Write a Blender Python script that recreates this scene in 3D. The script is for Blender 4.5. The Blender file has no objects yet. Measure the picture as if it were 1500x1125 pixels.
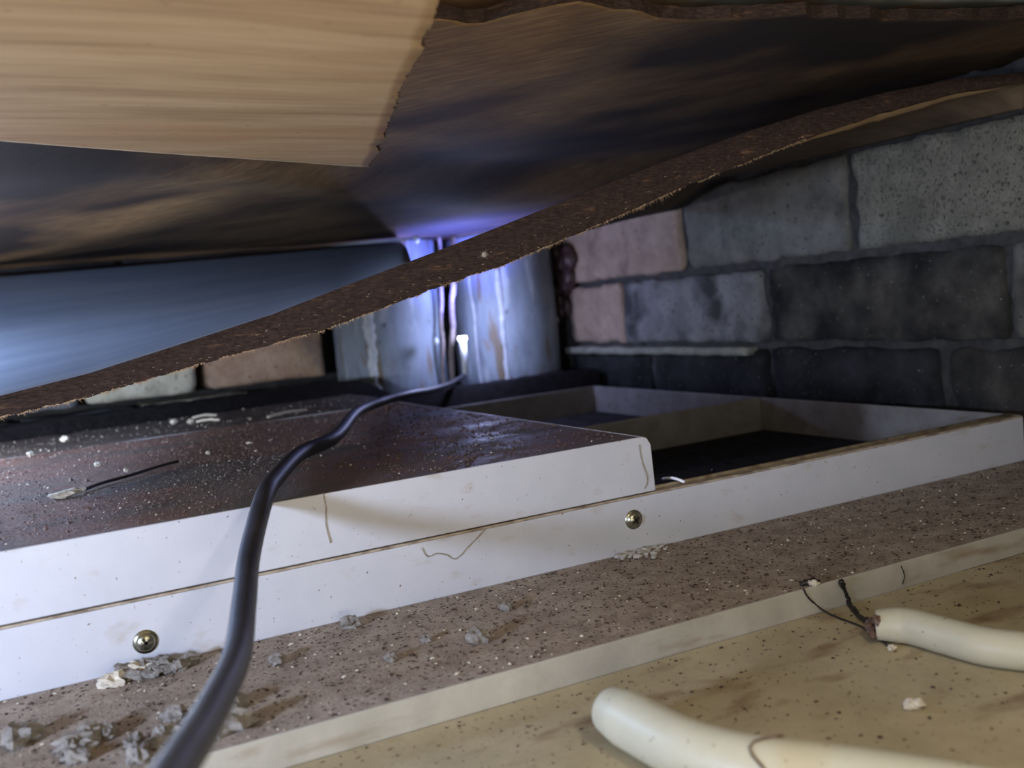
import bpy, math, random
from mathutils import Vector, Matrix, noise
random.seed(7)
S = bpy.context.scene
COL = S.collection
# ------------------------------------------------------------------ camera
F = 1504.07; CX, CY = 750.0, 562.5
def cray(u, v): return Vector((u-CX, -(v-CY), -F))
AX = cray(3900, 110).normalized(); AY = cray(24, 508).normalized(); AZ = AX.cross(AY)
RM = Matrix((AX, AY, AZ))                       # camera space -> world
cam_d = bpy.data.cameras.new('camera'); cam = bpy.data.objects.new('camera', cam_d); COL.objects.link(cam)
cam_d.sensor_width = 36; cam_d.lens = 36*F/1500; cam_d.clip_start = .01; cam_d.clip_end = 20
cam.matrix_world = RM.to_4x4()
cam_d.dof.use_dof = True; cam_d.dof.focus_distance = .42; cam_d.dof.aperture_fstop = 13.0
S.camera = cam
def W(u, v): return RM @ cray(u, v)
def onx(u, v, x): d = W(u, v); return d*(x/d.x)
def ony(u, v, y): d = W(u, v); return d*(y/d.y)
def onz(u, v, z): d = W(u, v); return d*(z/d.z)
# ------------------------------------------------------------------ world, lights, exposure
wd = bpy.data.worlds.new('world'); S.world = wd; wd.use_nodes = True
wd.node_tree.nodes['Background'].inputs[0].default_value = (1.0, .93, .80, 1)
wd.node_tree.nodes['Background'].inputs[1].default_value = .10
S.view_settings.view_transform = 'Standard'; S.view_settings.look = 'None'
S.view_settings.gamma = 1; S.view_settings.exposure = 0; S.view_settings.use_curve_mapping = False
def lamp(name, kind, loc, power, colr, size=.01, target=None, **kw):
    l = bpy.data.lights.new(name, kind); o = bpy.data.objects.new(name, l); COL.objects.link(o)
    l.energy = power; l.color = colr; o.location = loc
    if kind == 'AREA': l.size = size
    else: l.shadow_soft_size = size
    if target is not None:
        o.rotation_euler = (Vector(target)-Vector(loc)).to_track_quat('-Z', 'Y').to_euler()
    for k, v in kw.items(): setattr(l, k, v)
    return o
lamp('opening_light', 'AREA', (.04, -.10, -.16), 1.15, (1.0, .91, .78), .26, (.16, .5, .02))
lamp('phone_flash', 'POINT', (.13, .05, .052), .66, (1.0, .93, .83), .012)
lamp('work_light', 'SPOT', (-.24, .15, -.032), 7.5, (.60, .71, 1.0), .02, (.06, .40, -.12), spot_size=1.9, spot_blend=1.0)
lamp('haze_fill', 'POINT', (-.12, .58, .050), 2.9, (.42, .60, 1.0), .02)  # added unseen lamp: imitates the bluish haze at left on the sheet's top face
lamp('gap_fill', 'POINT', (-.12, .68, -.042), 1.7, (.84, .89, 1.0), .01)  # added unseen lamp between panel and sheet, brightens the back bricks
PT = ony(677, 493, .862)                         # tip of the inspection probe
lamp('probe_led', 'SPOT', PT + Vector((0, 0, .004)), 4.0, (.16, .19, 1.0), .012, (PT.x+.01, PT.y-.02, PT.z+.2), spot_size=1.9, spot_blend=.8)
lamp('probe_glow', 'POINT', PT + Vector((.006, -.022, .012)), .34, (.50, .56, 1.0), .008)

# ------------------------------------------------------------------ materials
def srgb(c):
    return tuple(((x/255.+.055)/1.055)**2.4 if x/255. > .04045 else x/255./12.92 for x in c) + (1,)
def mat(name, cols, scale=60, stretch=(1, 1, 1), rot=(0, 0, 0), rough=.7, rrange=0, bump=.3, bscale=400, bdist=.0006,
        spots=None, detail=6, spec=.5, metal=0, trans=0, coord='Object', fac=(.3, .7), emit=None, voro=False):
    m = bpy.data.materials.new(name); m.use_nodes = True; nt = m.node_tree; N = nt.nodes; L = nt.links
    b = N['Principled BSDF']
    tc = N.new('ShaderNodeTexCoord'); mp = N.new('ShaderNodeMapping')
    mr0 = N.new('ShaderNodeMapping'); mr0.inputs['Rotation'].default_value = rot; L.new(tc.outputs[coord], mr0.inputs[0])
    L.new(mr0.outputs[0], mp.inputs[0]); mp.inputs['Scale'].default_value = stretch
    n = N.new('ShaderNodeTexNoise'); n.inputs['Scale'].default_value = scale; n.inputs['Detail'].default_value = detail; n.inputs['Roughness'].default_value = .62
    L.new(mp.outputs[0], n.inputs['Vector'])
    r = N.new('ShaderNodeValToRGB'); L.new(n.outputs[0], r.inputs[0]); e = r.color_ramp.elements
    k = len(cols)
    for i, c in enumerate(cols):
        pos = fac[0] + (fac[1]-fac[0])*i/max(1, k-1)
        if i < 2: e[i].position = pos; e[i].color = srgb(c)
        else: q = e.new(pos); q.color = srgb(c)
    out = r.outputs[0]
    for (sc, lo, hi, c, st) in (spots or []):
        n2 = N.new('ShaderNodeTexNoise'); n2.inputs['Scale'].default_value = sc; n2.inputs['Detail'].default_value = 5
        mp2 = N.new('ShaderNodeMapping'); mp2.inputs['Scale'].default_value = st; mp2.inputs['Location'].default_value = (sc*.37, sc*.11, 3.1)
        L.new(mr0.outputs[0], mp2.inputs[0]); L.new(mp2.outputs[0], n2.inputs['Vector'])
        mr = N.new('ShaderNodeMapRange'); mr.inputs[1].default_value = lo; mr.inputs[2].default_value = hi
        L.new(n2.outputs[0], mr.inputs[0])
        mx = N.new('ShaderNodeMix'); mx.data_type = 'RGBA'; L.new(mr.outputs[0], mx.inputs[0]); L.new(out, mx.inputs[6]); mx.inputs[7].default_value = srgb(c)
        out = mx.outputs[2]
    L.new(out, b.inputs['Base Color'])
    b.inputs['Metallic'].default_value = metal
    b.inputs['Specular IOR Level'].default_value = spec
    if rrange:
        mr = N.new('ShaderNodeMapRange'); mr.inputs[1].default_value = .35; mr.inputs[2].default_value = .65
        mr.inputs[3].default_value = rough-rrange; mr.inputs[4].default_value = rough+rrange
        L.new(n.outputs[0], mr.inputs[0]); L.new(mr.outputs[0], b.inputs['Roughness'])
    else: b.inputs['Roughness'].default_value = rough
    if bump:
        nb = N.new('ShaderNodeTexNoise'); nb.inputs['Scale'].default_value = bscale; nb.inputs['Detail'].default_value = 6; nb.inputs['Roughness'].default_value = .65
        L.new(mp.outputs[0], nb.inputs['Vector'])
        bp = N.new('ShaderNodeBump'); bp.inputs['Strength'].default_value = bump; bp.inputs['Distance'].default_value = bdist
        L.new(nb.outputs[0], bp.inputs['Height']); L.new(bp.outputs[0], b.inputs['Normal'])
    if emit:
        b.inputs['Emission Color'].default_value = emit[0]; b.inputs['Emission Strength'].default_value = emit[1]
    return m

M = {}
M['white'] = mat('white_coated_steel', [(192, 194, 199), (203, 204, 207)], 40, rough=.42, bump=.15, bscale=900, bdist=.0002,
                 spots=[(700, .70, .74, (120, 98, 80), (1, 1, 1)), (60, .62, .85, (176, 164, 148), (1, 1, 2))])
M['white_dusty_shaded'] = mat('shaded_dusty_white_steel', [(120, 117, 112), (150, 147, 141)], 60, rough=.6, bump=.15, bscale=900, bdist=.0002,
                 spots=[(90, .55, .8, (120, 105, 92), (1, 1, 2)), (700, .68, .72, (80, 66, 56), (1, 1, 1))])  # dusty copy of the white steel, base darkened to paint shade inside the frame
M['rail'] = mat('grimy_rail_lip', [(120, 96, 70), (186, 172, 150), (86, 66, 48)], 160, (.4, 1, 1), rough=.7)
M['board'] = mat('dusty_ceiling_board', [(140, 126, 113), (164, 150, 135), (182, 169, 154)], 90, rough=.9, bump=.8, bscale=900, bdist=.0008,
                 spots=[(520, .60, .66, (74, 58, 48), (1, 1, 1)), (900, .64, .70, (214, 206, 190), (1, 1, 1)), (14, .55, .75, (112, 98, 80), (1, 1, 1))], spec=.2)
M['low_board'] = mat('yellowed_ceiling_board', [(160, 148, 118), (184, 172, 140)], 30, rough=.7, bump=.35, bscale=500, bdist=.0005,
                 spots=[(420, .64, .69, (84, 60, 38), (1, 1, 1)), (30, .56, .72, (128, 106, 78), (1, 2, 1))], spec=.3)
M['strip'] = mat('cream_board_edge', [(160, 156, 142), (182, 178, 164)], 60, rough=.6, bump=.2,
                 spots=[(60, .58, .8, (130, 108, 80), (.4, 1, 2))])
M['lid'] = mat('damp_brown_board', [(112, 80, 70), (142, 106, 92), (132, 112, 102)], 60, (.8, 1.2, 1), rough=.58, rrange=.16, bump=1, bscale=620, bdist=.003,
               spots=[(700, .60, .68, (178, 162, 146), (1, 1, 1)), (20, .50, .66, (110, 102, 96), (.5, 1, 1))])
M['soot'] = mat('black_dirt', [(16, 15, 16), (34, 32, 32)], 160, rough=.9, bump=1, bdist=.002, spec=.15)
M['lid_dark'] = mat('dirt_covered_board', [(74, 62, 56), (100, 88, 80)], 80, rough=.8, bump=1, bscale=520, bdist=.002, spec=.3, spots=[(700, .62, .68, (150, 140, 128), (1, 1, 1))])
M['infill'] = mat('dark_infill_board', [(30, 29, 30), (52, 50, 50)], 120, rough=.9, bump=.5, spots=[(60, .6, .66, (16, 15, 16), (1, 1, 1))], spec=.2)  # near-black board with darker blotches
M['ply'] = mat('shaded_stained_plywood_soffit', [(98, 76, 52), (120, 94, 64), (142, 113, 78)], 420, (.14, 1.2, 1), (0, 0, .75), rough=.75, bump=.5, bscale=160, bdist=.0008,
               spots=[(9, .46, .66, (58, 44, 36), (.6, 1.6, 1)), (4, .44, .60, (38, 31, 28), (1, 1, 1))], spec=.25, fac=(.3, .68))  # water stains; the big dark blotches also paint in the soffit's shade
M['ply_light'] = mat('tan_plywood_offcut', [(140, 112, 78), (164, 136, 98), (178, 151, 113)], 60, (.16, 2.2, 1), (0, 0, -.07), rough=.75, bump=.25, bscale=160,
               spots=[(13, .58, .76, (160, 122, 84), (.4, 1.2, 1)), (300, .69, .74, (110, 80, 54), (.5, 2, 1))], spec=.25)
M['ply_edge'] = mat('torn_brown_plywood_edge', [(44, 34, 29), (62, 48, 40), (80, 63, 52)], 700, (.5, .5, 1.6), rough=.85, bump=1.0, bscale=900, bdist=.0012, spec=.2,
               spots=[(200, .62, .75, (112, 84, 62), (.4, .4, 2))])
M['ply_top'] = mat('damp_grey_plywood_face', [(108, 114, 124), (128, 132, 140)], 14, (.4, 2, 1), rough=.75, bump=.2, spec=.25)
M['ply_under'] = mat('weathered_plywood_underside', [(74, 62, 50), (112, 96, 76)], 26, (.4, 2.5, 1), rough=.8, bump=.35, spec=.2,
               spots=[(8, .5, .62, (48, 42, 38), (1, 1, 1))])
M['splinter'] = mat('pale_splintered_wood', [(150, 122, 90), (196, 168, 132)], 300, rough=.8, bump=0)
M['slab'] = mat('pale_concrete_slab', [(150, 150, 140), (186, 184, 170)], 30, rough=.9, bump=.6, bscale=200, spots=[(20, .5, .6, (170, 130, 90), (1, 1, 1))])
M['mortar'] = mat('dark_wet_mortar', [(34, 34, 34), (66, 65, 63)], 120, rough=.85, bump=.8, bscale=300, bdist=.0015)
def brickm(name, c0, c1, stain=(40, 40, 40), lo=.52, hi=.72, pits=(52, 52, 48)):
    return mat(name, [c0, c1], 45, rough=.88, bump=.75, bscale=420, bdist=.0012, spec=.25,
               spots=[(22, lo, hi, stain, (1, 1, 1)), (330, .62, .70, pits, (1, 1, 1)), (500, .68, .76, (158, 156, 148), (1, 1, 1))])
M['b_light'] = brickm('pitted_light_grey_brick', (116, 117, 108), (146, 146, 134), (96, 96, 90), .6, .85)
M['b_porous'] = mat('porous_light_grey_brick', [(112, 112, 103), (140, 139, 128)], 60, rough=.9, bump=1, bscale=520, bdist=.002, spec=.2,
               spots=[(420, .56, .66, (86, 85, 78), (1, 1, 1)), (700, .58, .66, (82, 80, 73), (1, 1.6, 1)), (260, .64, .68, (66, 64, 58), (1, 1.4, 1)), (16, .56, .8, (92, 92, 84), (1, 1, 1))])
M['b_grey'] = brickm('grey_cement_brick', (88, 87, 82), (114, 112, 106), (60, 60, 57))
M['b_pink'] = brickm('buff_cement_brick', (136, 118, 106), (170, 150, 134), (104, 84, 74), .56, .74, (112, 92, 80))
M['b_mid'] = brickm('mid_grey_brick', (98, 98, 98), (134, 134, 136), (60, 60, 62), .5, .66)
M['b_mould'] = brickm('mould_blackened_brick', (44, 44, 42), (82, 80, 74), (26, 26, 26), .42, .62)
M['b_black'] = brickm('near_black_brick', (26, 28, 30), (50, 52, 54), (16, 17, 19), .45, .65)
M['b_rust'] = brickm('rust_stained_brick', (156, 124, 100), (196, 170, 142), (110, 102, 100), .5, .68, (70, 48, 36))
M['b_cream'] = brickm('cream_mortar_smeared_brick', (176, 170, 146), (206, 200, 176), (130, 124, 104), .56, .7)
M['pipe'] = mat('grey_pvc_pipe_limescale', [(98, 106, 118), (132, 142, 152), (112, 122, 134)], 30, (1, 1, .3), rough=.62, rrange=.12, spec=.3, bump=.35, bscale=160, bdist=.001,
               spots=[(40, .56, .68, (176, 184, 190), (1.4, 1.4, .4)), (55, .62, .74, (122, 104, 84), (1, 1, .5)), (120, .66, .74, (70, 62, 58), (1, 1, .6)), (26, .58, .66, (112, 100, 84), (2.4, 2.4, .35))])
M['lime'] = mat('wet_white_limescale', [(166, 176, 186), (206, 210, 214)], 200, rough=.35, bump=1, bscale=500, bdist=.001)
M['foam'] = mat('dark_brown_sealant_foam', [(34, 24, 24), (66, 48, 46), (90, 72, 72)], 90, rough=.35, bump=.8, bscale=300, bdist=.001)
M['cable'] = mat('black_rubber_cable', [(36, 36, 42), (52, 52, 60)], 80, rough=.5, bump=.2, spec=.5)
M['steel'] = mat('zinc_plated_steel', [(150, 148, 120), (196, 194, 176)], 300, rough=.3, bump=.2, metal=1)
M['recess'] = mat('dark_screw_recess', [(28, 26, 20), (44, 40, 30)], 300, rough=.6, bump=0)
M['probe'] = mat('brushed_probe_sleeve', [(220, 224, 230), (240, 242, 246)], 200, rough=.3, bump=0)
M['led'] = mat('lit_probe_tip', [(255, 255, 255), (255, 255, 255)], 10, bump=0, emit=((.8, .9, 1, 1), 9))
M['conduit'] = mat('cream_pvc_conduit', [(176, 172, 148), (196, 192, 168)], 24, rough=.45, bump=.15, spots=[(420, .68, .73, (120, 98, 66), (1, 1, 1)), (22, .58, .8, (176, 160, 122), (1, 1, 1))])
M['grit_dark'] = mat('dark_grit', [(46, 34, 28), (84, 66, 54)], 400, rough=.9, bump=0)
M['grit_pale'] = mat('pale_crumbs', [(178, 168, 148), (224, 216, 196)], 400, rough=.9, bump=0)
M['chunk'] = mat('grey_mortar_chunk', [(112, 106, 98), (156, 150, 140)], 260, rough=.95, bump=.9, bscale=700, bdist=.001)
M['plaster'] = mat('white_plaster_dab', [(186, 182, 172), (216, 212, 204)], 300, rough=.95, bump=1, bscale=700, bdist=.001)
M['rustm'] = mat('rusty_crust', [(58, 40, 32), (104, 78, 62), (150, 140, 128)], 300, rough=.9, bump=1, bscale=600, bdist=.001)
M['stain'] = mat('wet_dark_residue', [(20, 18, 18), (40, 34, 32)], 200, rough=.5, bump=.5)
M['cord'] = mat('stained_pale_cord', [(96, 84, 80), (140, 128, 124)], 150, rough=.7)
M['web'] = mat('grey_dust_thread', [(150, 140, 128), (170, 160, 146)], 200, rough=.9, bump=0)

# ------------------------------------------------------------------ helpers
def link(name, me, parent=None, m=None, smooth=False):
    o = bpy.data.objects.new(name, me); COL.objects.link(o)
    if parent: o.parent = parent
    if m: me.materials.append(m)
    if smooth:
        for p in me.polygons: p.use_smooth = True
    return o
def mesh(name, V, Fc):
    me = bpy.data.meshes.new(name); me.from_pydata([tuple(v) for v in V], [], Fc); me.update(); return me
def obj(name, V, Fc, m, parent=None, smooth=False): return link(name, mesh(name, V, Fc), parent, m, smooth)
def tag(o, label=None, cat=None, group=None, kind=None):
    for k, v in (('label', label), ('category', cat), ('group', group), ('kind', kind)):
        if v: o[k] = v
    return o
def thing(name, loc, label, cat, group=None):
    o = bpy.data.objects.new(name, None); COL.objects.link(o); o.location = loc; o.empty_display_size = .01
    return tag(o, label, cat, group)
def rebase(o, root):                                   # mesh made in world coordinates, parented under an offset empty
    for v in o.data.vertices: v.co -= root.location
def box(x0, x1, y0, y1, z0, z1):
    V = [(x, y, z) for x in (x0, x1) for y in (y0, y1) for z in (z0, z1)]
    return V, [(0, 1, 3, 2), (4, 6, 7, 5), (0, 4, 5, 1), (2, 3, 7, 6), (0, 2, 6, 4), (1, 5, 7, 3)]
def bevel(o, w=.0006, seg=2):
    b = o.modifiers.new('bevel', 'BEVEL'); b.width = w; b.segments = seg; return o
def rough_box(x0, x1, y0, y1, z0, z1, step, amp, seed, chip=0):
    """box with subdivided, noise-worn faces and rounded arrises"""
    nx, ny, nz = [max(1, int(round(d/step))) for d in (x1-x0, y1-y0, z1-z0)]
    idx = {}; V = []; Fc = []
    def vid(i, j, k):
        key = (i, j, k)
        if key not in idx:
            p = Vector((x0+(x1-x0)*i/nx, y0+(y1-y0)*j/ny, z0+(z1-z0)*k/nz))
            c = Vector(((x0+x1)/2, (y0+y1)/2, (z0+z1)/2))
            ext = (i in (0, nx)) + (j in (0, ny)) + (k in (0, nz))
            if ext >= 2: p += (c-p).normalized()*step*(.22 if ext == 2 else .35)*(.5+abs(noise.noise(p*60+Vector((seed, 0, 0))))*3*(1+chip))
            p += noise.noise_vector(p*45+Vector((seed*3.1, 1, 2)))*amp + noise.noise_vector(p*160+Vector((seed, 5, 2)))*amp*.5
            idx[key] = len(V); V.append(p)
        return idx[key]
    for i in range(nx):
        for j in range(ny):
            Fc.append((vid(i, j, 0), vid(i, j+1, 0), vid(i+1, j+1, 0), vid(i+1, j, 0))); Fc.append((vid(i, j, nz), vid(i+1, j, nz), vid(i+1, j+1, nz), vid(i, j+1, nz)))
    for i in range(nx):
        for k in range(nz):
            Fc.append((vid(i, 0, k), vid(i+1, 0, k), vid(i+1, 0, k+1), vid(i, 0, k+1))); Fc.append((vid(i, ny, k), vid(i, ny, k+1), vid(i+1, ny, k+1), vid(i+1, ny, k)))
    for j in range(ny):
        for k in range(nz):
            Fc.append((vid(0, j, k), vid(0, j, k+1), vid(0, j+1, k+1), vid(0, j+1, k))); Fc.append((vid(nx, j, k), vid(nx, j+1, k), vid(nx, j+1, k+1), vid(nx, j, k+1)))
    return V, Fc
def tube(P, R, n=14, caps=True, jitter=0):
    V = []; Fc = []; prev = None
    for i, p in enumerate(P):
        a = P[max(0, i-1)]; b = P[min(len(P)-1, i+1)]; t = (b-a).normalized()
        if prev is None: u = t.orthogonal().normalized()
        else: u = (prev - t*prev.dot(t)).normalized()
        prev = u; w = t.cross(u); r = R[i] if isinstance(R, (list, tuple)) else R
        for k in range(n):
            th = 2*math.pi*k/n; rr = r*(1+jitter*random.uniform(-1, 1)); V.append(p + u*math.cos(th)*rr + w*math.sin(th)*rr)
    for i in range(len(P)-1):
        for k in range(n):
            a = i*n+k; b = i*n+(k+1) % n; Fc.append((a, b, b+n, a+n))
    if caps: Fc.append(tuple(range(n))[::-1]); Fc.append(tuple((len(P)-1)*n+k for k in range(n)))
    return V, Fc
def smooth_path(P, sub=8, R=None):
    out = []; ro = []
    for i in range(len(P)-1):
        p0 = P[max(0, i-1)]; p1 = P[i]; p2 = P[i+1]; p3 = P[min(len(P)-1, i+2)]
        for s in range(sub):
            t = s/sub
            out.append(.5*((2*p1)+(p2-p0)*t+(2*p0-5*p1+4*p2-p3)*t*t+(3*p1-p0-3*p2+p3)*t**3))
            if R: ro.append(R[i]*(1-t)+R[i+1]*t)
    out.append(P[-1]); 
    if R: ro.append(R[-1]); return out, ro
    return out
def lump(c, r, seed, sq=(1, 1, 1), amp=.35, n=10):
    V = []; Fc = []; m = n*2
    for i in range(n+1):
        th = math.pi*i/n
        for k in range(m):
            ph = 2*math.pi*k/m
            d = Vector((math.sin(th)*math.cos(ph), math.sin(th)*math.sin(ph), math.cos(th)))
            q = 1+amp*noise.noise(d*1.6+Vector((seed, 0, 0)))+amp*.6*noise.noise(d*4+Vector((0, seed, 0)))
            V.append(Vector(c)+Vector((d.x*sq[0], d.y*sq[1], d.z*sq[2]))*r*q)
    for i in range(n):
        for k in range(m):
            a = i*m+k; b = i*m+(k+1) % m; Fc.append((a, a+m, b+m, b))
    return V, Fc
def specks(n, place, rng, flat=.5):
    """n irregular octahedral grains; place() gives a point"""
    V = []; Fc = []
    for _ in range(n):
        p = place()
        if p is None: continue
        r = rng(); a = random.uniform(0, 6.28); b0 = len(V); e = random.uniform(.5, 1)
        u = Vector((math.cos(a), math.sin(a), random.uniform(-.3, .3)))*r; w = Vector((-math.sin(a), math.cos(a), 0))*r*e; z = Vector((0, 0, r*flat))
        for q in (u, w, -u*random.uniform(.5, 1), -w*random.uniform(.5, 1), z, -z*.3): V.append(Vector(p)+q)
        for (i, j, k) in ((0, 1, 4), (1, 2, 4), (2, 3, 4), (3, 0, 4), (1, 0, 5), (2, 1, 5), (3, 2, 5), (0, 3, 5)): Fc.append((b0+i, b0+j, b0+k))
    return V, Fc
def smst(a, b, x): t = max(0, min(1, (x-a)/(b-a))); return t*t*(3-2*t)
def lerp_tab(T, x):
    if x <= T[0][0]: return T[0][1]
    for (a, va), (b, vb) in zip(T, T[1:]):
        if x <= b: return va+(vb-va)*(x-a)/(b-a)
    return T[-1][1]

XW, YW = .50, .93                                     # the two walls
ZF, ZB, ZL, ZLID = -.0915, -.1165, -.1265, -.0667       # frame top, board, lower board, lid top
Y0, Y1, Y2, X1 = .378, .594, .835, .481
YS = .288
# ------------------------------------------------------------------ setting: walls of brick
wr = thing('wall_right', (XW, .55, ZB), None, None); wr['kind'] = 'structure'
def piece(name, V, Fc, m, root, smooth=True, label=None):
    o = obj(name, V, Fc, m, root, smooth); rebase(o, root)
    if label: o['label'] = label
    return o
V, Fc = rough_box(XW+.0045, XW+.10, .10, 1.06, -.20, .10, .007, .0032, 5); piece('mortar_bed', V, Fc, M['mortar'], wr)
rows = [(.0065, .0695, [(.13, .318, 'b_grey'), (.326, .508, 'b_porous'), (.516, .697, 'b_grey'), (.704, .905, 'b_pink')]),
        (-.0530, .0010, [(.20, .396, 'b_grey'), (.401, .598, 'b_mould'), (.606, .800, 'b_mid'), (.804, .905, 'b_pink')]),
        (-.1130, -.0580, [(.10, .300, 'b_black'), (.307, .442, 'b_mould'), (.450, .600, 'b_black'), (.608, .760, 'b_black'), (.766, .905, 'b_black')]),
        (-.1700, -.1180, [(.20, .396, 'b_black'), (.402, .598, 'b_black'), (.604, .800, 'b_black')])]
sd = 1
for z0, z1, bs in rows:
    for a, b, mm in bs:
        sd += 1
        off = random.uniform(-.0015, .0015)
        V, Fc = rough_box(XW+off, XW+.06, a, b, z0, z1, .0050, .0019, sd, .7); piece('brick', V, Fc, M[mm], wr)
V, Fc = rough_box(XW-.010, XW+.02, .62, .905, -.0625, -.0565, .005, .0012, 71); piece('mortar_ledge', V, Fc, M['b_light'], wr)
wb = thing('wall_back', (.1, YW, ZB), None, None); wb['kind'] = 'structure'
V, Fc = rough_box(-.45, .60, YW+.055, YW+.12, -.20, .10, .015, .0012, 15); piece('mortar_bed', V, Fc, M['mortar'], wb)
xs = [(-.36, -.262, 'b_grey'), (-.256, -.158, 'b_cream'), (-.152, -.056, 'b_grey'), (-.050, .040, 'b_mid'), (.046, .138, 'b_cream'), (.147, .254, 'b_rust')]
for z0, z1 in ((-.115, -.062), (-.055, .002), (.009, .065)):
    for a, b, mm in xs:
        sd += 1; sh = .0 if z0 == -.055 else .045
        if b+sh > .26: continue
        if z0 > .005: mm = 'b_black'  # top course coloured near-black, unlike the courses below
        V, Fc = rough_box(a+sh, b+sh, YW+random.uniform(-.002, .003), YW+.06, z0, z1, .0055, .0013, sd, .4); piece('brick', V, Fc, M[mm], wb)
# brick infill behind the pipes
for i, (z0, z1) in enumerate(((-.115, -.062), (-.055, .002), (.009, .065))):
    for a in (.285, .385, .485):
        sd += 1; V, Fc = rough_box(a-.02*i, a-.02*i+.094, YW+.056, YW+.09, z0, z1, .008, .001, sd); piece('brick', V, Fc, M['b_black'], wb)
# ceiling: concrete slab and plywood formwork fixed under it
V, Fc = rough_box(-.45, .62, -.05, 1.08, .112, .16, .02, .0015, 33)
tag(obj('ceiling', V, Fc, M['slab'], None, True), kind='structure')
def zc(x, y):
    yd = .50+.15*smst(.05, .33, x); zb = .077-.008*smst(.05, .33, x)
    z = .101-.010*smst(.30, yd, y)
    z = z+(zb-z)*smst(yd-.03, yd+.05, y)
    z = z+(.0625-z)*smst(yd+.03, .86, y)
    z += .0015*math.sin(x*13+1)+.0012*noise.noise(Vector((x*9, y*9, 0)))
    if x > .4: z += (x-.4)*.05*smst(.6, .4, y)
    return z
def sheet_between(name, fn_lo, fn_hi, nu, nv, m_lo, parent=None, m_hi=None, m_edge=None):
    V = []; Fc = []
    for f_ in (fn_lo, fn_hi):
        for i in range(nu+1):
            for j in range(nv+1): V.append(f_(i/nu, j/nv))
    o2 = (nu+1)*(nv+1); q = lambda i, j: i*(nv+1)+j
    mi = []
    for i in range(nu):
        for j in range(nv):
            Fc.append((q(i, j), q(i, j+1), q(i+1, j+1), q(i+1, j))); mi.append(0)
            Fc.append((o2+q(i, j), o2+q(i+1, j), o2+q(i+1, j+1), o2+q(i, j+1))); mi.append(1)
    for i in range(nu):
        Fc.append((q(i, 0), q(i+1, 0), o2+q(i+1, 0), o2+q(i, 0))); mi.append(2)
        Fc.append((q(i+1, nv), q(i, nv), o2+q(i, nv), o2+q(i+1, nv))); mi.append(2)
    for j in range(nv):
        Fc.append((q(0, j+1), q(0, j), o2+q(0, j), o2+q(0, j+1))); mi.append(2)
        Fc.append((q(nu, j), q(nu, j+1), o2+q(nu, j+1), o2+q(nu, j))); mi.append(2)
    me = mesh(name, V, Fc); o = link(name, me, parent)
    me.materials.append(m_lo); me.materials.append(m_hi or m_lo); me.materials.append(m_edge or m_lo)
    for p, k in zip(me.polygons, mi): p.material_index = k; p.use_smooth = k < 2
    return o
def near_edge(x):                                     # ragged near edge of the formwork
    return lerp_tab([(-.4, .20), (.08, .20), (.105, .34), (.165, .346), (.19, .318), (.25, .336), (.3, .323), (.36, .330), (.45, .326), (.6, .34)], x) + .004*noise.noise(Vector((x*70, 0, 0)))+.002*noise.noise(Vector((x*300, 0, 0)))
def ply_lo(u, v):
    x = -.42+u*(1.00); ye = near_edge(x)
    y = ye+(1.04-ye)*v**1.15; return Vector((x, y, zc(x, y)))
def ply_hi(u, v): p = ply_lo(u, v); return p+Vector((0, 0, .005))
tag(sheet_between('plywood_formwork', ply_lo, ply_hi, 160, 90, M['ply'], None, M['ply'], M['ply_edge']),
    'large brown plywood board with stains and painted-in shade, lining the soffit above everything', 'plywood')
# ------------------------------------------------------------------ floor: boards of the suspended ceiling
fl = thing('floor', (.1, .3, ZL), None, None); fl['kind'] = 'structure'
V, Fc = box(-.35, .62, YS, Y2+.25, ZB-.008, ZB); o = piece('upper_board', V, Fc, M['board'], fl, False, 'dusty grey-brown ceiling board'); 
V, Fc = box(-.35, .62, YS-.0012, YS, ZL, ZB+.0003); o = piece('board_edge', V, Fc, M['strip'], fl, False, 'cream step edge of the board'); bevel(o, .0004)
V, Fc = box(-.35, .62, .11, YS-.0012, ZL-.006, ZL); piece('lower_board', V, Fc, M['low_board'], fl, False, 'yellowed lower ceiling board')
# ------------------------------------------------------------------ hatch frame
fr = thing('ceiling_hatch', (.2, .6, ZB), 'white steel hatch frame with open cells and two screws, standing on the dusty board', 'hatch')
T = .0016
def flange(name, a, b, lab=None, m='white'):
    V, Fc = box(a[0], b[0], a[1], b[1], a[2], b[2]); o = piece(name, V, Fc, M[m], fr, False, lab); bevel(o, .0005); return o
flange('front_flange', (-.30, Y0, ZB), (X1, Y0+T, ZF-.0012))
flange('side_flange', (X1-T, Y0+T, ZB), (X1, Y2, ZF), None, 'white_dusty_shaded')
flange('divider', (-.30, Y1, ZB), (X1-T, Y1+T, ZF), None, 'white_dusty_shaded')
flange('back_flange', (-.30, Y2-T, ZB), (X1-T, Y2, ZF), None, 'white_dusty_shaded')
flange('rail_lip', (-.30, Y0-.0006, ZF-.0012), (X1-.001, Y0+.0065, ZF-.0002), 'grimy brown rail lip along the front flange', 'rail')
V, Fc = tube([Vector((-.30, Y0+.0045, ZF+.0005)), Vector((X1-.004, Y0+.0045, ZF+.0005))], .0009, 8); piece('seal_bead', V, Fc, M['rail'], fr)
V, Fc = box(-.30, X1-T, Y0+T+.001, Y1-.001, ZB, ZB+.0012); piece('infill_panel', V, Fc, M['infill'], fr, False, 'dark infill panel in the front cell')
V, Fc = box(-.30, X1-T, Y1+T+.001, Y2-T-.001, ZB, ZB+.0012); piece('infill_panel', V, Fc, M['infill'], fr, False, 'dark infill panel in the rear cell')
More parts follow.
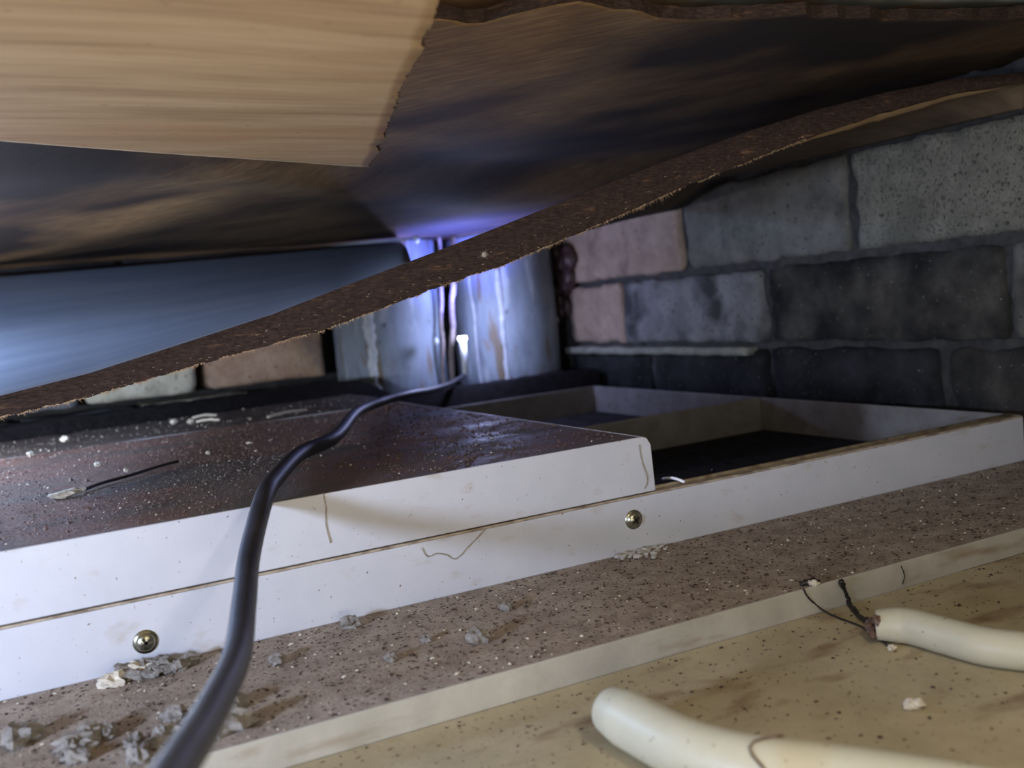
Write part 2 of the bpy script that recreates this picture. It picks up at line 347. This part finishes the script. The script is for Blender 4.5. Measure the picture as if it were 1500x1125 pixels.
for (u, v) in ((213, 940), (928, 761)):
    c = ony(u, v, Y0)
    prof = [(0, .0022), (.0012, .0021), (.0024, .0017), (.0031, .0010), (.0034, .0005), (.0042, .0004), (.0043, 0)]
    V = []; Fc = []; n = 24
    for (r, h) in prof:
        for k in range(n):
            a = 2*math.pi*k/n; V.append(Vector((c.x+math.cos(a)*r, Y0-h, c.z+math.sin(a)*r)))
    for i in range(len(prof)-1):
        for k in range(n): Fc.append((i*n+k, i*n+(k+1) % n, (i+1)*n+(k+1) % n, (i+1)*n+k))
    s = piece('screw', V, Fc, M['steel'], fr, True)
    V2 = []; F2 = []
    for ang in (.5, .5+math.pi/2):
        b0 = len(V2); vv, ff = box(-.0019, .0019, -.0026, -.0012, -.00045, .00045)
        for x, y, z in vv: V2.append(Vector((c.x+x*math.cos(ang)-z*math.sin(ang), Y0+y+.0003, c.z+x*math.sin(ang)+z*math.cos(ang))))
        F2 += [tuple(q+b0 for q in f_) for f_ in ff]
    cr = obj('cross_recess', V2, F2, M['recess'], s); rebase(cr, fr)
# ------------------------------------------------------------------ hatch lid
ld = thing('access_panel', (0, .54, ZF), 'raised access panel with white front edge and damp brown gritty top, left', 'panel')
XL, YL = .2425, .700
def lid_top(x, y):
    return ZLID-.0008+.0011*noise.noise(Vector((x*14, y*14, 4)))*smst(0, .03, min(y-Y0, XL-x)) 
V = []; Fc = []; nx, ny = 120, 70
for i in range(nx+1):
    for j in range(ny+1):
        x = -.30+(XL-T+.30)*i/nx; y = Y0+.0012+(YL-Y0-.0012)*j/ny; V.append(Vector((x, y, lid_top(x, y))))
for i in range(nx):
    for j in range(ny): a = i*(ny+1)+j; Fc.append((a, a+ny+1, a+ny+2, a+1))
b0 = len(V)                                            # underside
V += [Vector((-.30, Y0+.0012, ZLID-.008)), Vector((XL-T, Y0+.0012, ZLID-.008)), Vector((XL-T, YL, ZLID-.008)), Vector((-.30, YL, ZLID-.008))]; Fc.append((b0, b0+3, b0+2, b0+1))
piece('lid_board', V, Fc, M['lid'], ld, True, 'damp brown board top covered in grit')
def lidp(name, a, b):
    V, Fc = box(a[0], b[0], a[1], b[1], a[2], b[2]); bevel(piece(name, V, Fc, M['white'], ld, False), .0006)
V, Fc = [], []
# front flange with the slightly rounded, leaning right end
prof = [(-.30, ZF+.0003), (XL+.0012, ZF+.0003), (XL+.0008, ZLID-.004), (XL-.0008, ZLID-.001), (XL-.003, ZLID), (-.30, ZLID)]
V = [Vector((x, y, z)) for y in (Y0-.0004, Y0+.0012) for x, z in prof]; n = len(prof)
Fc = [tuple(range(n)), tuple(range(2*n-1, n-1, -1))]+[(i, i+n, (i+1) % n+n, (i+1) % n) for i in range(n)]
bevel(piece('front_flange', V, Fc, M['white'], ld, False), .0004)
lidp('side_flange', (XL-T, Y0+.0012, ZF+.001), (XL, YL, ZLID-.0006))
lidp('back_flange', (-.30, YL, ZF+.001), (XL, YL+T, ZLID-.0008))
# ------------------------------------------------------------------ loose board and rubble behind the panel
V, Fc = rough_box(-.32, .247, .705, .833, ZF+.0004, ZLID-.0008, .009, .0007, 88)
tag(obj('loose_board', V, Fc, M['lid_dark'], None, True), 'dark dirt-covered loose board lying on the frame right behind the access panel', 'board')
V = []; Fc = []; nx, ny = 110, 10
def led(x, y): return -.0575+.0022*noise.noise(Vector((x*30, y*30, 0)))+.0015*noise.noise(Vector((x*110, y*110, 3)))-.0190*smst(.25, .30, x)
for i in range(nx+1):
    for j in range(ny+1):
        x = -.34+.832*i/nx; y = .8385+.032*j/ny; z = led(x, y)
        V.append(Vector((x, y, z if 0 < j < ny else ZB+.001)))
for i in range(nx):
    for j in range(ny): a = i*(ny+1)+j; Fc.append((a, a+ny+1, a+ny+2, a+1))
tag(obj('rubble_ledge', V, Fc, M['soot'], None, True), 'black dirt-covered ledge of rubble along the foot of the back bricks and pipes', 'rubble')
# ------------------------------------------------------------------ pipes
def pipe(cx, cyy, r, label, seed):
    t = thing('drain_pipe', (cx, cyy, ZB), label, 'pipe', 'drain pipes in the corner')
    V = []; Fc = []; n = 64; nz = 40; z0, z1 = ZB, .0625
    for j in range(nz+1):
        z = z0+(z1-z0)*j/nz
        for k in range(n):
            a = 2*math.pi*k/n; p = Vector((math.cos(a), math.sin(a), z*10))
            rr = r*(1+.010*noise.noise(p*2.2+Vector((seed, 0, 0)))+.004*noise.noise(Vector((p.x*14, p.y*14, z*30))))
            V.append(Vector((cx+math.cos(a)*rr, cyy+math.sin(a)*rr, z)))
    for j in range(nz):
        for k in range(n): Fc.append((j*n+k, j*n+(k+1) % n, (j+1)*n+(k+1) % n, (j+1)*n+k))
    Fc.append(tuple(range(n))[::-1]); Fc.append(tuple(nz*n+k for k in range(n)))
    piece('pipe_wall', V, Fc, M['pipe'], t)
    return t
def scale_crust(t, cx, cyy, r, a0, wa, z0, z1, nm, seed, thick=.003):
    V = []; Fc = []; nu, nv = 14, 60
    for j in range(nv+1):
        v = j/nv; z = z0+(z1-z0)*v
        ww = wa*(.55+.5*noise.noise(Vector((seed, z*50, 0)))+.25*noise.noise(Vector((seed, z*160, 0))))
        for i in range(nu+1):
            s = i/nu*2-1; a = a0+s*ww*math.pi/180+.03*noise.noise(Vector((z*40, seed, 1)))
            h = r*.985+thick*(1-s*s)*(.5+.9*abs(noise.noise(Vector((s*4, z*140, seed))))); V.append(Vector((cx+math.cos(a)*h, cyy+math.sin(a)*h, z)))
    for j in range(nv):
        for i in range(nu): a = j*(nu+1)+i; Fc.append((a, a+1, a+nu+2, a+nu+1))
    piece(nm, V, Fc, M['lime'], t)
r1 = .0515
c1 = ((.2665+.369)/2, .93); c2 = (.4385, .925)
p1 = pipe(c1[0], c1[1], r1, 'left of the two grey-blue drain pipes, beside the rust-stained brick', 1.3)
scale_crust(p1, c1[0], c1[1], r1, math.radians(-128), 13, -.10, .05, 'limescale_crust', 2.2, .0022)
p2 = pipe(c2[0], c2[1], r1, 'right of the two grey-blue drain pipes, with white limescale run, in the corner', 6.1)
scale_crust(p2, c2[0], c2[1], r1, math.radians(-118), 5, -.10, .055, 'limescale_crust', 5.2, .0035)
scale_crust(p2, c2[0], c2[1], r1, math.radians(-150), 3, -.10, .045, 'limescale_crust', 9.2, .002)
# thin dripping roots/cords between the pipes
for q, (u0, u1, r, lab) in enumerate(((643, 650, .0018, 'left of two thin pale cords hanging between the drain pipes'), (664, 661, .0026, 'thicker right cord hanging between the drain pipes'))):
    P = []
    for i in range(13):
        t = i/12; yy = .880+.003*math.sin(i*1.3+q)
        P.append(ony(u0+(u1-u0)*t+1.2*math.sin(i*1.7+q*2), 345+(575-345)*t, yy))
    V, Fc = tube(smooth_path(P, 4), r, 10, jitter=.12)
    tag(obj('cord', V, Fc, M['cord'], None, True), lab, 'cord', 'cords between the pipes')
# dark foam sealant in the corner
fm = thing('sealant_foam', (.493, .88, 0), 'lumpy dark brown wet sealant in the corner right of the pipes', 'sealant')
V = []; Fc = []
for i in range(26):
    t = i/25; c = onx(818-12*math.sin(i*.9)+random.uniform(-10, 10), 350+t*125, .4945)
    v, f_ = lump(c, random.uniform(.006, .012)*(1.15-.5*t), i*1.7, (.7, 1, 1.3), .5, 7); b0 = len(V); V += v; Fc += [tuple(q+b0 for q in g) for g in f_]
piece('foam_body', V, Fc, M['foam'], fm)
P = [onx(812+3*math.sin(i), 470+i*14, .493) for i in range(6)]
V, Fc = tube(smooth_path(P, 3), [.006-.0006*i/3 for i in range(16)], 8, jitter=.2); piece('foam_drip', V, Fc, M['stain'], fm)
for i, (u, v, yy) in enumerate(((815, 468, .80), (638, 500, .863), (610, 351, .86))):
    c = ony(u, v, yy) if i else onx(u, v, .486)
    V, Fc = lump(c, .0024 if i == 0 else .0028, i, (1, 1, 1.2), .1, 8)
    tag(obj('water_drop', V, Fc, M['lime'], None, True), ['bright water drop on the dark sealant', 'bright water drop on the pipe gap left of the lit probe', 'bright water drop hanging under the soffit above the sagging sheet'][i], 'water drop')
# ------------------------------------------------------------------ sagging plywood sheet
bot = [(-60, 628), (0, 612), (130, 582), (300, 532), (480, 482), (560, 452), (650, 418), (740, 388), (800, 362), (900, 320), (1000, 275), (1100, 236), (1200, 196), (1300, 163), (1400, 136), (1500, 122), (1560, 117)]
top = [(-60, 596), (0, 580), (130, 547), (240, 512), (400, 460), (500, 421), (650, 364), (800, 305), (900, 265), (1000, 227), (1100, 191), (1200, 160), (1300, 135), (1400, 115), (1500, 106), (1560, 103)]
dep = [(-60, .455), (0, .45), (500, .425), (1000, .40), (1500, .368), (1560, .364)]
US = [-60+1620*i/150 for i in range(151)]
far = [(-60, (-60, .90, .058)), (0, (0, .90, .058))]
def far_pt(u, e):
    """far side of the sheet for the edge station u"""
    A = ony(u*.98+10, 350, .868); A.z = .0545                      # rises to the back wall
    B = e + Vector((.015, .05, .004))                          # broken short above the pipes
    tt = max(0., min(1., (u-800)/700)); C = Vector((.497, .80-.42*tt**.8, 0)); C.z = min((.0712), zc(C.x, C.y)-.014)
    w1 = smst(585, 625, u); w2 = smst(760, 930, u)
    P = A*(1-w1)+B*w1
    return P*(1-w2)+C*w2
def edge_lo(u): 
    d = lerp_tab(dep, u); p = ony(u, lerp_tab(bot, u), d); p.z += .0006*noise.noise(Vector((u*.05, 0, 0)))+.0004*noise.noise(Vector((u*.2, 3, 0))); return p
def edge_hi(u):
    d = lerp_tab(dep, u)+.002; return ony(u, lerp_tab(top, u), d)
sg = thing('sagging_sheet', tuple(edge_lo(500)), 'long sagging plywood sheet with torn brown edge crossing the void diagonally', 'plywood')
def sh_lo(i, v):
    u = -60+1620*i; e = edge_lo(u)+Vector((0, .0012, .0004)); f_ = far_pt(u, e); p = e.lerp(f_, v); p.z -= .012*math.sin(math.pi*v)*(1-smst(500, 650, u)) - .004*math.sin(math.pi*v)*smst(900, 1200, u); return p
def sh_hi(i, v):
    u = -60+1620*i; e = edge_hi(u)+Vector((0, .0012, -.0002)); lo = edge_lo(u); f_ = far_pt(u, lo)+(e-lo)*.25; p = e.lerp(f_, v); p.z -= .012*math.sin(math.pi*v)*(1-smst(500, 650, u)) - .004*math.sin(math.pi*v)*smst(900, 1200, u); return p
o = sheet_between('sheet_faces', sh_lo, sh_hi, 150, 24, M['ply_under'], sg, M['ply_top'], M['ply_edge']); rebase(o, sg)
V = []; Fc = []; nj = 8                                # torn edge: fibrous, slightly bulged, lamination steps
for i in range(601):
    u = -60+1620*i/600; a = edge_lo(u); b = edge_hi(u)
    for j in range(nj+1):
        t = j/nj; p = a.lerp(b, t)
        bulge = .0016*math.sin(math.pi*t)+.0006*noise.noise(Vector((u*.03, j*.9, 0)))+.0005*noise.noise(Vector((u*.25, j*1.7, 5)))
        p.y -= bulge + (.0005 if j % 2 else 0); V.append(p)
for i in range(600):
    for j in range(nj): a = i*(nj+1)+j; Fc.append((a, a+nj+1, a+nj+2, a+1))
piece('torn_edge', V, Fc, M['ply_edge'], sg, True)
V = []; Fc = []
def splint(p, d, L, r):
    b0 = len(V); s = d.orthogonal().normalized()*r; w = d.cross(s).normalized()*r*.6
    for q in (s, w, -s, -w): V.append(p+q)
    V.append(p+d*L); Fc.extend([(b0, b0+1, b0+4), (b0+1, b0+2, b0+4), (b0+2, b0+3, b0+4), (b0+3, b0, b0+4), (b0+3, b0+2, b0+1, b0)])
for i in range(1500):
    u = random.uniform(-40, 1180); dens = 1 if abs(u-740) < 60 or abs(u-955) < 30 else .4
    if noise.noise(Vector((u*.04, 7, 0))) < -.15 and dens < 1: continue
    p = edge_lo(u)+Vector((0, -.0006, .0003)); L = abs(random.gauss(0, .0009))+.0004
    if 935 < u < 980 and random.random() < .3: L += .0016
    d = Vector((random.uniform(-1, 1), random.uniform(-.6, .1), -.8)).normalized(); splint(p, d, L, random.uniform(.00012, .0003))
for i in range(110):
    u = random.uniform(100, 1200); p = edge_lo(u).lerp(edge_hi(u), random.uniform(.05, .6)); p.y -= .0018
    splint(p, Vector((random.uniform(-1, 1), -.3, random.uniform(-.3, .3))).normalized(), random.uniform(.0006, .002), .00018)
o = piece('splinters', V, Fc, M['splinter'], sg, False, 'pale frayed splinters along the torn edge'); o['kind'] = 'stuff'
# lifted veneer strip under the right end
V = []; Fc = []
for i in range(41):
    u = 1150+330*i/40; e = edge_lo(u); w = math.sin(math.pi*i/40)
    for j in range(4):
        V.append(e+Vector((.004*j/3*w, .012*j/3*w+.001, -.0004-.0022*w*math.sin(j/3*math.pi*.5))))
for i in range(40):
    for j in range(3): a = i*4+j; Fc.append((a, a+4, a+5, a+1))
o = piece('lifted_veneer', V, Fc, M['ply_light'], sg, True, 'pale strip of veneer peeling under the right end')
# lint on the edge
c = edge_lo(706).lerp(edge_hi(706), .45); c.y -= .0022
V = []; Fc = []
for k in range(14):
    a = k*2.4; d = Vector((math.cos(a), -.2, math.sin(a)*.8)).normalized(); splint(c, d, random.uniform(.0015, .0034), .0003)
V2, F2 = lump(c, .0012, 3, (1, .5, 1), .4, 6); b0 = len(V); V += V2; Fc += [tuple(q+b0 for q in g) for g in F2]
tag(obj('lint_tuft', V, Fc, M['web'], None), 'small grey tuft of lint stuck on the torn plywood edge', 'lint')
# ------------------------------------------------------------------ plywood offcut, upper left
def off_pt(u, v, z): return onz(u, v, z)
P_far_r = off_pt(540, 245, .0665); P_far_l = off_pt(0, 207, .0715); P_near_r = off_pt(645, -8, .076)
ext = (P_far_l-P_far_r)
P_far_l2 = P_far_r+ext*1.9; P_near_l2 = P_near_r+ext*1.9; P_near_l2.z = P_far_l2.z+.010
back = (P_near_r-P_far_r)
jag = [(0, 0), (.05, -.0005), (.10, .0005), (.16, .002), (.20, -.0005), (.235, .0015), (.26, .0022), (.30, .001), (.45, .001), (.62, -.0005), (.74, .0005), (.80, .0018), (.85, -.0005), (.9, .001), (1, 0)]
def off_lo(i, j):
    a = P_far_r.lerp(P_near_r, j*1.45) ; b = P_far_l2.lerp(P_near_l2, j*1.45)
    p = a.lerp(b, i); e = (1-i)**40
    p.x += (lerp_tab(jag, min(1, j*1.45))*1.0+.0011*noise.noise(Vector((j*90, 0, 0)))+.0009*noise.noise(Vector((j*260, 3, 0))))*e
    p.z += .0012*noise.noise(Vector((p.x*12, p.y*12, 9)))
    if j == 0: p.y += .0006*noise.noise(Vector((i*80, 0, 0)))
    return p
def off_hi(i, j): return off_lo(i, j)+Vector((0, 0, .0035))
oc = thing('plywood_offcut', tuple(P_far_r), 'loose tan plywood offcut with jagged end, hanging under the soffit, upper left', 'plywood')
o = sheet_between('offcut_faces', off_lo, off_hi, 60, 130, M['ply_light'], oc, M['ply_light'], M['ply_edge']); rebase(o, oc)
V = []; Fc = []
for i in range(170):
    j = random.uniform(0, .62); p = off_lo(0, j)+Vector((-.0004, 0, random.uniform(.0002, .003)))
    splint(p, Vector((1, random.uniform(-.6, .6), random.uniform(-.5, .2))).normalized(), random.uniform(.0006, .0024), .0003)
o = piece('splinters', V, Fc, M['ply_edge'], oc, False, 'dark frayed fibres along the jagged end'); o['kind'] = 'stuff'
# ------------------------------------------------------------------ inspection cable and probe
ic = thing('inspection_camera', tuple(ony(684, 548, .865)), 'black inspection cable running over the lid to a lit probe by the pipes', 'inspection camera')
rc = .0036
def onlid(u, v): return onz(u, v, ZLID+rc*1.15)
P = [ony(225, 1180, .150), ony(262, 1120, .172), ony(305, 1050, .205), ony(347, 960, .255), ony(358, 880, .298), ony(366, 810, .336), ony(387, 729, .374), onlid(404, 700), onlid(440, 664), onlid(490, 640), onlid(522, 604), onlid(560, 588), ony(600, 577, .712), ony(632, 571, .785), ony(660, 562, .835), ony(681, 549, .862)]
Rr = [rc]*9+[.0035, .0034, .0032, .0028, .0025, .0022, .0020]
Ps, Rs = smooth_path(P, 8, Rr)
V, Fc = tube(Ps, Rs, 16); piece('cable', V, Fc, M['cable'], ic)
pa = ony(682, 550, .862); pb = PT
V, Fc = tube([pa, pa.lerp(pb, .5), pa.lerp(pb, .52), pa.lerp(pb, .94)], [.0026, .0026, .0032, .0032], 16); piece('probe_sleeve', V, Fc, M['probe'], ic)
V, Fc = tube([pa.lerp(pb, .9), pa.lerp(pb, .94), pb], [.0036, .0042, .0040], 16); piece('probe_tip', V, Fc, M['led'], ic, True, 'glowing white probe tip')
# ------------------------------------------------------------------ conduits lower right
def conduit(pts, r, label, crust):
    P = [onz(u, v, ZL+r*1.0) for u, v in pts]
    t = thing('conduit', tuple(P[0]), label, 'conduit', 'cream conduits on the lower board')
    Ps = smooth_path(P, 10)
    R = [r*(.84+.16*min(1, i/7)) for i in range(len(Ps))]
    V, Fc = tube(Ps, R, 28, True); piece('conduit_wall', V, Fc, M['conduit'], t)
    if crust:
        V = []; Fc = []; d = (Ps[1]-Ps[0]).normalized()
        for k in range(16):
            a = random.uniform(0, 6.28); u_ = d.orthogonal().normalized(); w_ = d.cross(u_)
            c = Ps[0]-d*random.uniform(-.001, .0025)+(u_*math.cos(a)+w_*math.sin(a))*r*random.uniform(0, .75)
            v, f_ = lump(c, random.uniform(.0010, .0024), k, (1, 1, 1), .7, 5); b0 = len(V); V += v; Fc += [tuple(q+b0 for q in g) for g in f_]
        piece('rusty_end', V, Fc, M['rustm'], t, True, 'crumbling rust-coloured cut end')
    return t, Ps
conduit([(1284, 915), (1330, 917), (1380, 930), (1440, 946), (1500, 954), (1580, 962), (1700, 974)], .0058, 'cream conduit with rusty crumbling end, upper of the two at lower right', True)
t2, Ps2 = conduit([(895, 1040), (935, 1062), (1000, 1096), (1070, 1118), (1140, 1130), (1210, 1138), (1320, 1156), (1440, 1178), (1560, 1210)], .0078, 'cream conduit with thread mark, lower of the two at the bottom edge', False)
P = []                                                 # dark thread lying round the lower conduit
i0 = len(Ps2)//2-2; d = (Ps2[i0+1]-Ps2[i0]).normalized(); u_ = Vector((0, 0, 1)); w_ = d.cross(u_)
for k in range(12):
    a = -.9+2.6*k/11; P.append(Ps2[i0]+d*.003*math.sin(k*.8)+(u_*math.cos(a)+w_*math.sin(a))*(.0078+.0003))
V, Fc = tube(P, .00035, 6); tag(obj('thread', V, Fc, M['rustm']), 'dark thread looped over the lower cream conduit', 'thread')
# ------------------------------------------------------------------ residue, threads
def strand(name, pts, r, m, label, cat, jit=.25):
    V, Fc = tube(smooth_path(pts, 5), r, 7, jitter=jit); return tag(obj(name, V, Fc, M[m], None, True), label, cat)
z1 = ZB+.0006
strand('root', [onz(1172, 856, z1), onz(1186, 851, z1+.001), onz(1200, 853, z1), ], .0011, 'stain', 'dark clump of residue on the edge of the upper board', 'residue', .5)
strand('root', [onz(1176, 862, z1), ony(1185, 876, YS-.0016), ony(1203, 892, YS-.0016), onz(1228, 905, ZL+.0006), onz(1262, 918, ZL+.0006), onz(1300, 945, ZL+.0006)], .00035, 'stain', 'thin dark root creeping down the step towards the conduit end', 'root')
strand('root', [onz(1232, 850, z1), ony(1236, 862, YS-.0016), ony(1243, 880, YS-.0016), onz(1250, 893, ZL+.0007), onz(1262, 905, ZL+.001), onz(1272, 909, ZL+.002)], .0009, 'stain', 'thick black tar run from the step to the conduit end', 'residue', .5)
strand('thread', [ony(1320, 829, YS-.0016), ony(1325, 843, YS-.0016), ony(1322, 856, YS-.0016)], .0002, 'stain', 'hair-thin dark thread on the cream step edge at right', 'thread')
for k, (pts, lab) in enumerate([
    ([(473, 722), (478, 745), (477, 768), (484, 795)], 'wisp of dirt down the lid flange right of the cable'),
    ([(936, 652), (940, 676), (948, 702), (944, 716)], 'dirty thread near the right end of the lid flange')]):
    strand('dust_thread', [ony(u, v, Y0-.0007) for u, v in pts], .00022, 'web', lab, 'thread', .8)
strand('dust_thread', [ony(u, v, Y0-.0003) for u, v in [(618, 803), (626, 815), (640, 811), (652, 812), (668, 818), (690, 797), (716, 770)]], .00022, 'web', 'cobweb thread zigzagging on the lower flange at centre', 'thread', .8)
strand('wire_offcut', [onz(970, 702, ZF+.0012), onz(985, 700, ZF+.003), onz(1003, 706, ZF+.0012)], .0007, 'probe', 'short pale wire offcut lying on the frame lip beside the lid', 'wire', .1)
# plaster dab
V = []; Fc = []
for k in range(90):
    c = onz(926+random.gauss(0, 22), 806+random.gauss(0, 5.5)-.1, ZB+.0008)
    v, f_ = lump(c, random.uniform(.0005, .0018), k*1.3, (1.3, 1, .6), .6, 5); b0 = len(V); V += v; Fc += [tuple(q+b0 for q in g) for g in f_]
tag(obj('plaster_dab', V, Fc, M['plaster'], None, True), 'white crumbly dab of plaster under the right screw', 'plaster')
# ------------------------------------------------------------------ debris: countable chunks
def chunk(name, u, v, z, r, label, m, group, sq=(1, 1, .7), seed=0, amp=.6):
    c = onz(u, v, z); c.z = z+r*sq[2]*.75
    V, Fc = lump((0, 0, 0), r, seed, sq, amp, 7)
    o = obj(name, V, Fc, M[m], None, False); o.location = c; o.rotation_euler = (0, 0, random.uniform(0, 3))
    return tag(o, label, name.replace('_', ' '), group)
ch = [(742, 893, .0026, 'dark mortar lump right of centre on the dusty board'), (514, 919, .0034, 'mortar lump just right of the cable, highest of those on the board'), (700, 940, .0040, 'broad mortar lump on the board right of centre, below the lone dark lump'),
      (574, 968, .0022, 'small mortar lump on the board between cable and centre'), (406, 972, .0030, 'mortar lump touching the right side of the cable'), (625, 940, .0020, 'tiny mortar lump at mid board')]
for k, (u, v, r, lab) in enumerate(ch): chunk('mortar_lump', u, v, ZB, r, lab, 'chunk', None, seed=k*2.3+1)
for k in range(60):
    u = 20+random.random()*400; v = 1010+random.random()*110
    if v < 1110-.24*u*.6-30*random.random(): continue
    c = onz(u, v, ZB)
    if c.y < YS+.006 or c.y > Y0-.006: continue
    chunk('mortar_crumb', u, v, ZB, random.uniform(.0025, .0055), 'grey mortar fragment in the rubble pile at the lower left', 'chunk', 'rubble pile at lower left', (1.2, .8, .6), k*.77, .8)
for k in range(16):
    c = onz(200+random.gauss(0, 42), 985+random.gauss(0, 12), ZB)
    if c.y > Y0-.007: c.y = Y0-.007
    V, Fc = lump((0, 0, 0), random.uniform(.0020, .0042), k*3.3, (1.2, .8, .7), .8, 6); o = obj('grit_lump', V, Fc, M['grit_pale' if k % 3 == 0 else 'chunk'], None, False); o.location = (c.x, c.y, ZB+.0018)
    tag(o, 'pale fragment in the heap below the left screw', 'fragment', 'heap below the left screw')
for k, (u, v, r, lab, sq) in enumerate([(97, 726, .0042, 'pale flat flake at the start of the scrape on the lid', (2.2, 1, .4)), (96, 646, .0030, 'yellowish crumb on the lid near the left edge', (1, 1, .8)), (45, 668, .0026, 'leftmost yellowish crumb on the lid', (1, 1, .7)),
        (143, 683, .0018, 'small white crumb on the lid right of the yellowish ones', (1, 1, .8)), (185, 691, .0015, 'tiny white crumb above the scrape', (1, 1, .8)), (305, 665, .0014, 'tiny bluish-white crumb at mid lid', (1, 1, .8)),
        (365, 650, .0020, 'flat white chip on the lid left of the cable bend', (1.8, 1, .4)), (255, 620, .0030, 'crumb left of the wood shavings behind', (1, 1, .6)), (280, 619, .0028, 'crumb right below the wood shavings behind', (1, 1, .6))]):
    chunk('chip', u, v, ZLID, r*.85, lab, 'grit_pale', None, sq, k+.5)
for k, (a, b, lab) in enumerate([((282, 612), (318, 608), 'upper wood shaving lying at the back of the lid'), (((288, 618)), (322, 615), 'lower wood shaving lying at the back of the lid'), ((392, 611), (450, 600), 'long thin pale shaving on the lid left of the cable'), ((183, 613), (208, 612), 'short grey shaving at the back of the lid')]):
    pa_ = onz(*a, ZLID+.0009); pb_ = onz(*b, ZLID+.0009); strand('wood_shaving', [pa_, pa_.lerp(pb_, .5)+Vector((0, 0, .001)), pb_], .0009, 'grit_pale', lab, 'wood shaving', .3)
# black scrape on the lid
P = [onz(u, v, ZLID+.0002) for u, v in [(118, 720), (150, 708), (190, 697), (235, 683), (262, 676)]]
Ps = smooth_path(P, 5); V = []; Fc = []
for i, p in enumerate(Ps):
    w = .0042*(1-.85*i/len(Ps)); V += [p+Vector((0, -w, .0002)), p+Vector((0, 0, .0009)), p+Vector((0, w, .0002)), p+Vector((0, 0, -.0006))]
for i in range(len(Ps)-1):
    for j in range(4): a = i*4+j; b = i*4+(j+1) % 4; Fc.append((a, b, b+4, a+4))
tag(obj('wet_streak', V, Fc, M['stain'], None, True), 'dark wet streak trailing from the pale flake on the lid', 'stain')
# ------------------------------------------------------------------ fine dust and grit (uncountable)
def pl_board():
    x = random.uniform(-.05, .55); y = random.uniform(YS+.001, Y0-.001); return (x, y, ZB+.0001)
def pl_low():
    x = random.uniform(-.02, .45); y = YS-.003-abs(random.gauss(0, .055)); return (x, y, ZL+.0001)
def pl_lid():
    x = random.uniform(-.12, XL-.004); y = Y0+.003+random.random()**.8*(YL-Y0-.006)
    if random.random() > .35+.9*noise.noise(Vector((x*16, y*16, 2)))+.3: return None
    return (x, y, lid_top(x, y))
def pl_cell():
    return (random.uniform(XL, X1-.004), random.uniform(Y0+.01, Y1-.003), ZB+.0013)
g = lambda a, s: (lambda: max(a*.5, min(a*4, random.lognormvariate(math.log(a), s))))
V, Fc = specks(5200, pl_board, g(.00042, .5)); tag(piece('dark_grit', V, Fc, M['grit_dark'], fl, False), 'dark grit scattered over the dusty board before the frame', kind='stuff')
V, Fc = specks(1500, pl_board, g(.00035, .5)); tag(piece('pale_crumbs', V, Fc, M['grit_pale'], fl, False), 'pale crumbs scattered over the dusty board before the frame', kind='stuff')
V, Fc = specks(1100, pl_low, g(.00042, .5)); tag(piece('brown_specks', V, Fc, M['grit_dark'], fl, False), 'brown specks on the yellowed lower board', kind='stuff')
V, Fc = specks(16000, pl_lid, g(.00050, .45), .8); tag(piece('lid_grit', V, Fc, M['lid'], ld, False), 'brown wet grit covering the lid top', kind='stuff')
V, Fc = specks(3200, pl_lid, g(.00034, .5), .7); tag(piece('lid_crumbs', V, Fc, M['grit_pale'], ld, False), 'pale crumbs among the grit on the lid top', kind='stuff')
V, Fc = specks(260, pl_cell, g(.0009, .5), .5); tag(piece('cell_dirt', V, Fc, M['stain'], fr, False), 'black dirt in the open cell of the hatch frame', kind='stuff')

def pl_loose():
    return (random.uniform(-.1, .243), random.uniform(.708, .829), ZLID-.0008)
V, Fc = specks(700, pl_loose, g(.0004, .5), .7); tag(obj('loose_grit', V, Fc, M['grit_pale']), 'fine pale grit strewn over the loose board behind the access panel', 'grit', kind='stuff')
for k, (u, v, r_, lab) in enumerate([(1340, 1038, .0024, 'yellowish crumb between the two cream conduits'), (1306, 952, .0014, 'small crumb just under the rusty conduit end')]):
    chunk('crumb', u, v, ZL, r_, lab, 'grit_pale', None, (1.3, 1, .7), k+9.1)
chunk('crumb', 1192, 858, ZB, .0016, 'white crumb beside the dark clump on the edge of the upper board', 'grit_pale', None, (1.3, 1, .8), 4.4)
